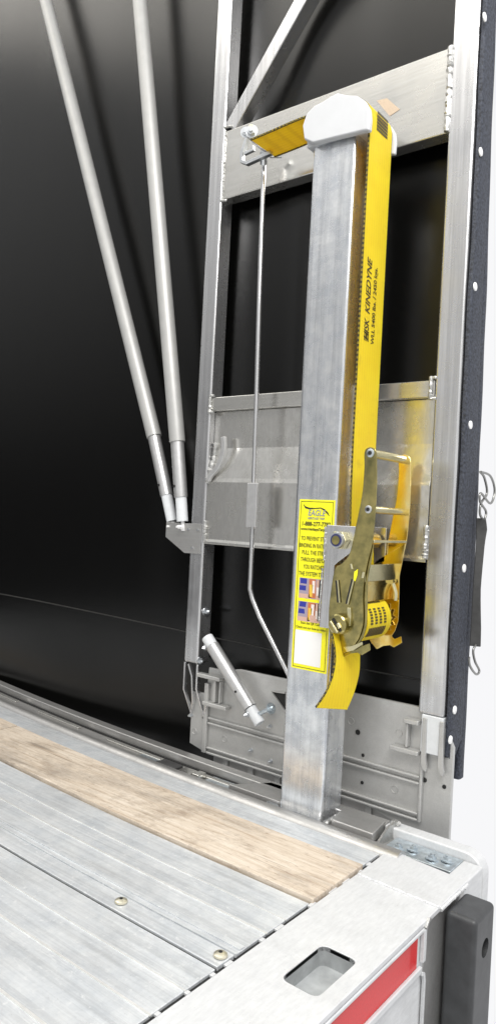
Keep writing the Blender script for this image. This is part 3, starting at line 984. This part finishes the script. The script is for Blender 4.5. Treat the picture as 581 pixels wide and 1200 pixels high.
for z0, z1, k in ((.539, .590, 0), (.481, .531, 1)):
    b = BM(); box(b, lc - .041, lc + .041, LY - .0003, LY - .0001, z0, z1)
    ph = obj('picture', b, cG, lb)
    def pq(x0, x1, a0, a1, m, lay):
        b = BM()
        xa, xb = lc - .041 + .082 * x0, lc - .041 + .082 * x1; za, zb = z0 + (z1 - z0) * a0, z0 + (z1 - z0) * a1
        s1 = random.uniform(-.002, .002); s2 = random.uniform(-.002, .002)
        prism(b, [Vector((xa, LY - .0003 - lay * .00012, za)), Vector((xb, LY - .0003 - lay * .00012, za)), Vector((xb + s1, LY - .0003 - lay * .00012, zb)), Vector((xa + s2, LY - .0003 - lay * .00012, zb))], (0, .0001, 0))
        obj('picture_patch', b, m, ph)
    pq(.05, .28, .72, .98, cB, 1); pq(.02, .26, .38, .62, cB, 1); pq(.0, .45, .0, .22, cP, 1)
    pq(.36, .62, .05, .98, cO, 1); pq(.40, .50, .1, .7, cY, 2); pq(.50, .58, .3, .9, cW, 2); pq(.62, .8, .0, .95, cP, 1); pq(.72, .95, .1, .98, cR, 1); pq(.66, .72, .2, .6, cW, 2)
    if k: pq(.45, .66, .0, .35, cP, 3)
b = BM(); lrect(b, lx0 + .0075, lx0 + .086, .3725, .4575); obj('blank_square', b, M.white, lb)

# bracket that carries the ratchet
BY = 1.512
bk = [(-.944, .727), (-.862, .727), (-.862, .672), (-.905, .640), (-.917, .630), (-.917, .476), (-.951, .476)]
b = BM(); prism(b, [Vector((x, BY, z)) for x, z in bk], (0, .006, 0))
br = obj('bracket_plate', b, M.frame, po, bevel=.0015)
b = BM(); box(b, -.945, -.9185, BY + .0065, PY0 - .0015, .48, .724); obj('bracket_web', b, M.frame, br, bevel=.001)
b = BM(); prism(b, [Vector((x, 1.664, z)) for x, z in ((-.935, .727), (-.862, .727), (-.862, .640), (-.925, .62))], (0, .006, 0))
box(b, -.929, -.923, PY1 - .06, 1.6635, .63, .72)
obj('bracket_plate', b, M.frame, po, bevel=.0015)
b = BM(); weldbead(b, (-.9465, BY, .722), (-.946, BY, .640), .0035); weldbead(b, (-.95, BY, .62), (-.953, BY, .49), .0025)
obj('weld_bead', b, M.weld, br, smooth=True)

# ================================================================== RATCHET
ra = thing('ratchet', 'yellow zinc plated ratchet with long handle hanging from the post bracket', 'ratchet', (-.85, 1.58, .45))
RY = 1.500; RD = .172
hand = [(434, 524), (438.5, 525.6), (441.4, 530), (441.8, 545), (441.8, 572), (440, 603), (436.8, 634), (430.8, 660), (427, 681), (425.6, 700), (426, 716), (425.4, 733), (419.6, 750), (411, 760), (403, 765.5), (399, 761), (391.7, 754), (386.5, 741), (385.8, 717), (387.6, 698), (392.7, 667), (400, 661), (409, 651), (414, 634), (419, 609), (424.4, 582), (426.5, 562), (427.5, 545), (427.3, 532), (429.5, 526)]
hp0 = [P(x, y, 'y', RY) for x, y in hand]
hs = smoothpath(hp0 + [hp0[0]], 3)[:-1]
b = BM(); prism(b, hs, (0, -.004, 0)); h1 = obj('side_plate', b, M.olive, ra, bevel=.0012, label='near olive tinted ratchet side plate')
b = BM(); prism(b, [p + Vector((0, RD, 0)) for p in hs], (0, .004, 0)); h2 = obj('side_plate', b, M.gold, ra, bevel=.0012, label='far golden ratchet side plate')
# inner frame plates with toothed lower rim
low = [(437, 640), (434, 661), (430, 681), (429.5, 716), (428.5, 737), (424.5, 750), (420, 757), (424, 760), (432, 757), (433, 765), (423, 771), (418, 768), (410, 769), (402, 773), (395, 764), (388, 751), (386, 735), (388, 700), (394, 670), (404, 660)]
lowp = [P(x, y - 3, 'y', RY) for x, y in low]
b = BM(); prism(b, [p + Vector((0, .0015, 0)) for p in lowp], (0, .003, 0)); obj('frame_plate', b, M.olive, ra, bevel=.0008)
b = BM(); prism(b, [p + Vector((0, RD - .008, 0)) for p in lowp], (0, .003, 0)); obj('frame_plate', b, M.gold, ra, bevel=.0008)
# rungs
def rung(name, q, r, mat, y0=RY - .006, y1=RY + RD + .006):
    p = P(*q, 'y', RY); b = BM(); tube(b, [(p.x, y0, p.z), (p.x, y1, p.z)], r, 20)
    return obj(name, b, mat, ra, smooth=True)
rung('handle_bar', (434.2, 531), .0105, M.brass, RY, RY + RD)
rung('handle_bar', (432.5, 597), .0085, M.brass, RY, RY + RD)
for q, r, m2 in (((434, 531), .010, M.bluezinc), ((431.7, 597), .009, M.zinc)):
    p = P(*q, 'y', RY - .004); b = BM(); tube(b, [(p.x, p.y, p.z), (p.x, p.y - .003, p.z), (p.x, p.y - .004, p.z)], [r, r, r * .8], 20)
    rv = obj('rivet_head', b, m2, h1, smooth=True)
    b = BM(); disc(b, (p.x, p.y - .0041, p.z), (0, -1, 0), r * .5, .0006); obj('rivet_core', b, M.dark, rv)
p = P(434, 635, 'y', RY)
b = BM(); box(b, p.x - .014, p.x + .008, RY + .001, RY + RD - .001, p.z - .002, p.z + .004); obj('cross_plate', b, M.brass, ra, bevel=.001)
p = P(428, 663, 'y', RY); q = P(426, 682, 'y', RY)
b = BM(); prism(b, [(p.x - .004, RY + .001, p.z), (p.x, RY + .001, p.z + .002), (q.x + .003, RY + .001, q.z), (q.x - .002, RY + .001, q.z - .001)], (0, RD - .002, 0)); obj('pawl_release', b, M.brass, ra, bevel=.001)
p = P(423, 689, 'y', RY)
b = BM(); box(b, p.x - .004, p.x - .001, RY + .002, RY + RD - .010, p.z - .035, p.z + .02); obj('back_web', b, M.gold, ra, bevel=.001)
# anchor bolt through bracket
p = P(396, 633, 'y', RY - .006); ab = Vector((p.x, 0, p.z))
b = BM(); tube(b, [ab + Vector((0, 1.488, 0)), ab + Vector((0, 1.68, 0))], .0125, 20); anc = obj('anchor_bolt', b, M.gold, ra, smooth=True)
b = BM(); tube(b, [ab + Vector((0, 1.490, 0)), ab + Vector((0, 1.511, 0))], .0235, 6); obj('lock_nut', b, M.brass, anc, bevel=.0015)
b = BM(); tube(b, [ab + Vector((0, 1.484, 0)), ab + Vector((0, 1.4895, 0))], [.0185, .0205], 24)
obj('nut_collar', b, M.zinc, anc, smooth=True)
b = BM(); disc(b, ab + Vector((0, 1.4838, 0)), (0, -1, 0), .0150, .0008, 24); o = obj('nylon_ring', b, plain('navy_nylon', (.03, .035, .12), .4), anc)
b = BM(); disc(b, ab + Vector((0, 1.4829, 0)), (0, -1, 0), .0108, .0012, 20); obj('thread_end', b, M.olive, anc)
b = BM(); tube(b, [ab + Vector((.01, 1.600, .0)), ab + Vector((.01, 1.655, .0))], .020, 20); obj('spacer', b, M.gold, anc, smooth=True)
# spindle
sp_ = P(399.5, 731, 'y', RY - .004); sc = Vector((sp_.x, 0, sp_.z))
b = BM(); tube(b, [sc + Vector((0, 1.496, 0)), sc + Vector((0, 1.478, 0)), sc + Vector((0, 1.475, 0))], [.0250, .0240, .021], 28); spn = obj('spindle', b, M.olive, ra, smooth=True)
b = BM(); tube(b, [sc + Vector((-.011, 1.476, .013)), sc + Vector((.012, 1.476, -.014))], .004, 8, sq=(.007, .006)); obj('spindle_slot', b, M.dark, spn)
b = BM(); tube(b, [sc + Vector((-.016, 1.475, .006)), sc + Vector((.005, 1.475, -.018))], .004, 8, sq=(.005, .008)); 
tube(b, [sc + Vector((.004, 1.474, .003)), sc + Vector((.011, 1.474, -.007))], .005, 8)
obj('spindle_key', b, M.brass, spn, bevel=.001)
b = BM(); tube(b, [sc + Vector((0, RY + RD + .012, 0)), sc + Vector((0, RY + RD - .01, 0))], .022, 24); obj('spindle_end', b, M.brass, ra, smooth=True)
# pawl slots and springs pressed in the near plate
for (a, c, wd) in (((394.8, 680), (397, 706), .010), ((413.5, 679), (406.5, 708), .009)):
    A = P(*a, 'y', RY - .005); Cc = P(*c, 'y', RY - .005)
    b = BM(); tube(b, [A, Cc], .003, 8, sq=(wd, .003)); s_ = obj('guide_slot', b, M.dark, h1, bevel=.0005)
    b = BM(); tube(b, [A + Vector((.003, -.002, 0)), Cc + Vector((.003, -.002, 0))], .003, 8, sq=(.0035, .004)); obj('slot_lip', b, M.brass, s_, bevel=.0005)
for a, c in (((411, 661), (412.5, 667)), ((425.5, 670), (424, 677))):
    b = BM(); tube(b, [P(*a, 'y', RY - .005), P(*c, 'y', RY - .005)], .004, 10); obj('spot_rivet', b, M.brass, h1, smooth=True)
b = BM(); tube(b, [P(*q, 'y', RY - .006) for q in ((409, 712), (409.5, 722), (408, 733))], .004, 10, sq=(.010, .006)); obj('spindle_tab', b, M.brass, h1, bevel=.001)
b = BM(); prism(b, [P(*q, 'y', RY - .0045) for q in ((415, 670), (419, 667), (418.5, 674), (416, 681), (414, 681))], (0, -.001, 0)); obj('pawl_window', b, M.yellowlabel, h1)
b = BM(); prism(b, [P(*q, 'y', RY - .0045) for q in ((402, 758), (412, 757), (424, 752), (425, 755), (414, 762), (406, 764))], (0, -.0015, 0)); obj('rim_tooth', b, M.brass, h1, bevel=.0005)
# ratchet wheel inside far plate
p = P(400, 728, 'y', RY)
b = BM(); nT = 14; pts = []
for k in range(nT * 2):
    r_ = .044 if k % 2 == 0 else .034
    a = 2 * math.pi * (k + (.35 if k % 2 == 0 else 0)) / (nT * 2)
    pts.append(Vector((p.x + .012 + r_ * math.cos(a), RY + RD - .022, p.z + r_ * math.sin(a))))
prism(b, pts, (0, .006, 0)); obj('ratchet_wheel', b, M.brass, ra, bevel=.001)
p2 = P(423, 690, 'y', RY)
b = BM(); tube(b, [(p2.x + .002, RY + RD - .03, p2.z + .012), (p2.x + .002, RY + RD - .012, p2.z + .012)], .007, 12)
tube(b, smoothpath([(p2.x + .002, RY + RD - .02, p2.z + .01), (p2.x + .012, RY + RD - .02, p2.z - .015), (p2.x + .012, RY + RD - .02, p2.z - .035)], 4), .005, 8)
obj('pawl_spring', b, M.brass, ra, smooth=True)

# ================================================================== STRAP
sw = thing('ratchet_strap', 'wide yellow webbing strap with black edges running over the post cap', 'strap', (-.9, 1.585, .3))
SX = -.893; SY0, SY1 = 1.530, 1.640
mid = [( -1.262, 1.766), (-1.20, 1.769), (-1.10, 1.775), (-1.03, 1.772), (-.95, 1.770), (-.918, 1.764), (-.901, 1.750), (-.8945, 1.730), (SX, 1.70), (SX, 1.50), (SX, 1.30), (SX, 1.10), (SX, .90), (SX + .004, .74), (SX + .012, .62), (SX + .020, .535)]
capz = []
ms = smoothpath([Vector((x, 0, z)) for x, z in mid], 4)
for v in ms:
    if v.x < -.9 and v.z > 1.76: pass
L = [Vector((v.x, SY0, v.z)) for v in ms]; Q = [Vector((v.x, SY1, v.z)) for v in ms]
b = BM(); ribbon(b, L, Q, .0025); obj('webbing', b, M.web, sw, smooth=True)
for yy in (SY0, SY1):
    b = BM(); pts = [Vector((v.x, yy, v.z)) for v in ms]
    tube(b, pts, .002, 6, sq=(.0042, .0042)); obj('edge_stitching', b, M.stitch, sw)
# centre line
b = BM(); yy = SY0 + .066
nn = []
for i, v in enumerate(ms):
    if v.z < 1.72: nn.append(Vector((v.x + .0003, yy, v.z)))
# rolled webbing on the spindle
rc = P(400, 727, 'y', RY); rcx, rcz = rc.x + .006, rc.z + .004
b = BM(); kk = 36; prev = None
prof = []
for k in range(kk): 
    a = 2 * math.pi * k / kk; r_ = .054 + .004 * math.cos(2 * a + .6); prof.append((rcx + r_ * 1.0 * math.cos(a), rcz + 1.12 * r_ * math.sin(a)))
prism(b, [Vector((x, RY + .014, z)) for x, z in prof], (0, .118, 0)); rl_ = obj('rolled_webbing', b, M.web, sw, smooth=True, bevel=.002)
# printed blocks around the roll
def rollmark(y0, y1, a0, a1, mat=M.ink, name='print_block'):
    b = BM(); n = max(2, int(abs(a1 - a0) / 6))
    A = []; B = []
    for i in range(n + 1):
        a = R(a0 + (a1 - a0) * i / n); r_ = .054 + .004 * math.cos(2 * a + .6) + .0006
        A.append(Vector((rcx + r_ * math.cos(a), y0, rcz + 1.12 * r_ * math.sin(a)))); B.append(Vector((rcx + r_ * math.cos(a), y1, rcz + 1.12 * r_ * math.sin(a))))
    ribbon(b, A, B, -.0004 if a1 > a0 else .0004); obj(name, b, mat, rl_)
M.printink = plain('faded_black_print', (.06, .045, .012), .6)
y0 = RY + .020
for k in range(9): rollmark(y0 + .004 + k * .0088, y0 + .0098 + k * .0088, 62, 40, M.printink)
for k in range(4):
    for c_ in range(6): rollmark(y0 + .006 + k * .022, y0 + .017 + k * .022, 27 - c_ * 6.2, 23 - c_ * 6.2, M.printink)
for k in range(10): rollmark(y0 + .002 + k * .0085, y0 + .008 + k * .0085, -15, -37, M.printink)
# hanging tail
tl = [(389, 742, 1.475), (392.5, 765, 1.470), (391, 785, 1.462), (386, 802, 1.45), (379, 816, 1.436), (370, 829, 1.42)]
tr_ = [(421, 742, 1.585), (420.5, 762, 1.58), (420, 785, 1.572), (416.5, 802, 1.56), (412, 816, 1.546), (405.5, 831, 1.53)]
L = smoothpath([P(x, y, 'y', v) for x, y, v in tl], 4); Q = smoothpath([P(x, y, 'y', v) for x, y, v in tr_], 4)
b = BM(); ribbon(b, L, Q, .0025); obj('loose_tail', b, M.web, sw, smooth=True)
b = BM(); tube(b, L, .002, 6, sq=(.0042, .0042)); obj('edge_stitching', b, M.stitch, sw)
b = BM(); tube(b, [l.lerp(q, .0) for l, q in zip([L[-1]] * 2, [Q[-1]] * 2)][:1] + [Q[-1]], .0012, 6); obj('cut_end', b, M.stitch, sw)
# printing on the vertical run: read bottom to top
YD = (0, 0, 1)
tx = SX + .0030
def stext(s, z, y, size, width, bold=True, sh=.25):
    text('lettering', s, M.printink, sw, (tx, y, z), (0, 0, 1), (0, -1, 0), size, width, bold, .0004, 'LEFT', sh)
z0t = P(426, 398, 'x', SX).z; z1t = P(432, 305, 'x', SX).z
stext('HISK', z0t, 1.571, .031, .052)
stext('KINEDYNE', z0t + .064, 1.571, .031, (z1t - z0t) - .060)
stext('WLL 5400 lbs. / 2450 kgs.', z0t - .004, 1.600, .021, (z1t - z0t) - .004, sh=0)
b = BM()
for k in range(4): box(b, tx - .0003, tx + .0002, 1.552 + k * .006, 1.555 + k * .006, z0t - .002, z0t + .022)
obj('print_block', b, M.printink, sw)
# large blocks low on the run, just above the bracket
zb = P(414, 611, 'x', SX).z; zt_ = P(416, 583, 'x', SX).z
b = BM()
for y0_, y1_ in ((1.548, 1.572), (1.590, 1.604)):
    for k in range(7):
        h = (zt_ - zb) / 7; box(b, tx - .0003, tx + .0003, y0_, y1_, zb + k * h, zb + k * h + h * .6)
box(b, tx - .0003, tx + .0003, 1.573, 1.589, zb, zb + .012)
obj('print_block', b, M.printink, sw)
# label patch at the top
b = BM(); zt2 = P(445, 137, 'x', SX).z; zb2 = P(445, 160, 'x', SX).z
zt2, zb2 = 1.747, 1.700
for k in range(6):
    for j in range(8): box(b, tx - .0003, tx + .0004, 1.5605 + j * .007, 1.5660 + j * .007, zb2 + k * .008, zb2 + k * .008 + .006)
obj('print_block', b, M.printink, sw)

# ================================================================== ROD AND HOOK
ro = thing('pull_rod', 'thin bent steel rod hanging from the strap hook down behind the post', 'rod', tuple(P(333, 780, 'y', 1.66)))
yr = 1.655
b = BM(); rp = [P(x, y, 'y', yr) for x, y in ((309.5, 184), (304.5, 330), (300.5, 470), (297.5, 560), (296, 620), (293, 690), (296, 702), (304, 722), (333, 780), (345, 804))]
tube(b, rp, .0072, 12); obj('rod', b, M.frame, ro, smooth=True)
b = BM(); sa = P(296.5, 566, 'y', yr - .016); sb = P(294.5, 618, 'y', yr - .016)
tube(b, [sa, sb], .01, 4, sq=(.036, .010)); obj('guide_sleeve', b, M.tubein, ro, bevel=.002)
hk = thing('strap_hook', 'angular bent steel hook with bolt joining yellow strap to the frame crossmember', 'hook', tuple(P(300, 190, 'y', 1.62)))
b = BM()
yh = 1.60
tube(b, [P(x, y, 'y', yh) for x, y in ((292, 156), (284, 180), (284, 190), (290, 192), (307, 184), (318, 179))], .005, 8, sq=(.010, .014)); obj('hook_loop', b, M.zinc, hk, bevel=.001)
b = BM(); tube(b, [P(x, y, 'y', yh) for x, y in ((287, 180), (297, 176), (296, 172))], .004, 8, sq=(.010, .010)); obj('hook_tooth', b, M.zinc, hk, bevel=.001)
b = BM(); tube(b, [P(291, 158, 'y', 1.56), P(304, 170, 'y', 1.59), P(318, 180, 'y', 1.63)], .0075, 12); obj('hook_bar', b, M.frame, hk, smooth=True)
b = BM(); pc = P(295, 154, 'y', 1.555); bolt(b, pc, (.5, -1, -.1), .012, .012); bolt(b, pc + Vector((-.022, 0, .004)), (.5, -1, -.1), .010, .008); obj('hook_bolt', b, M.zinc, hk)
b = BM(); bolt(b, pc + Vector((.004, -.008, .006)), (.3, -1, .3), .005, .006); obj('cotter', b, M.brass, hk)
b = BM(); tube(b, [P(309, 178, 'y', 1.62), P(309, 192, 'y', 1.64)], .011, 12); tube(b, [P(316, 182, 'y', 1.66), P(330, 182, 'y', 1.68)], .008, 10); obj('rod_collar', b, M.zinc, hk, smooth=True)
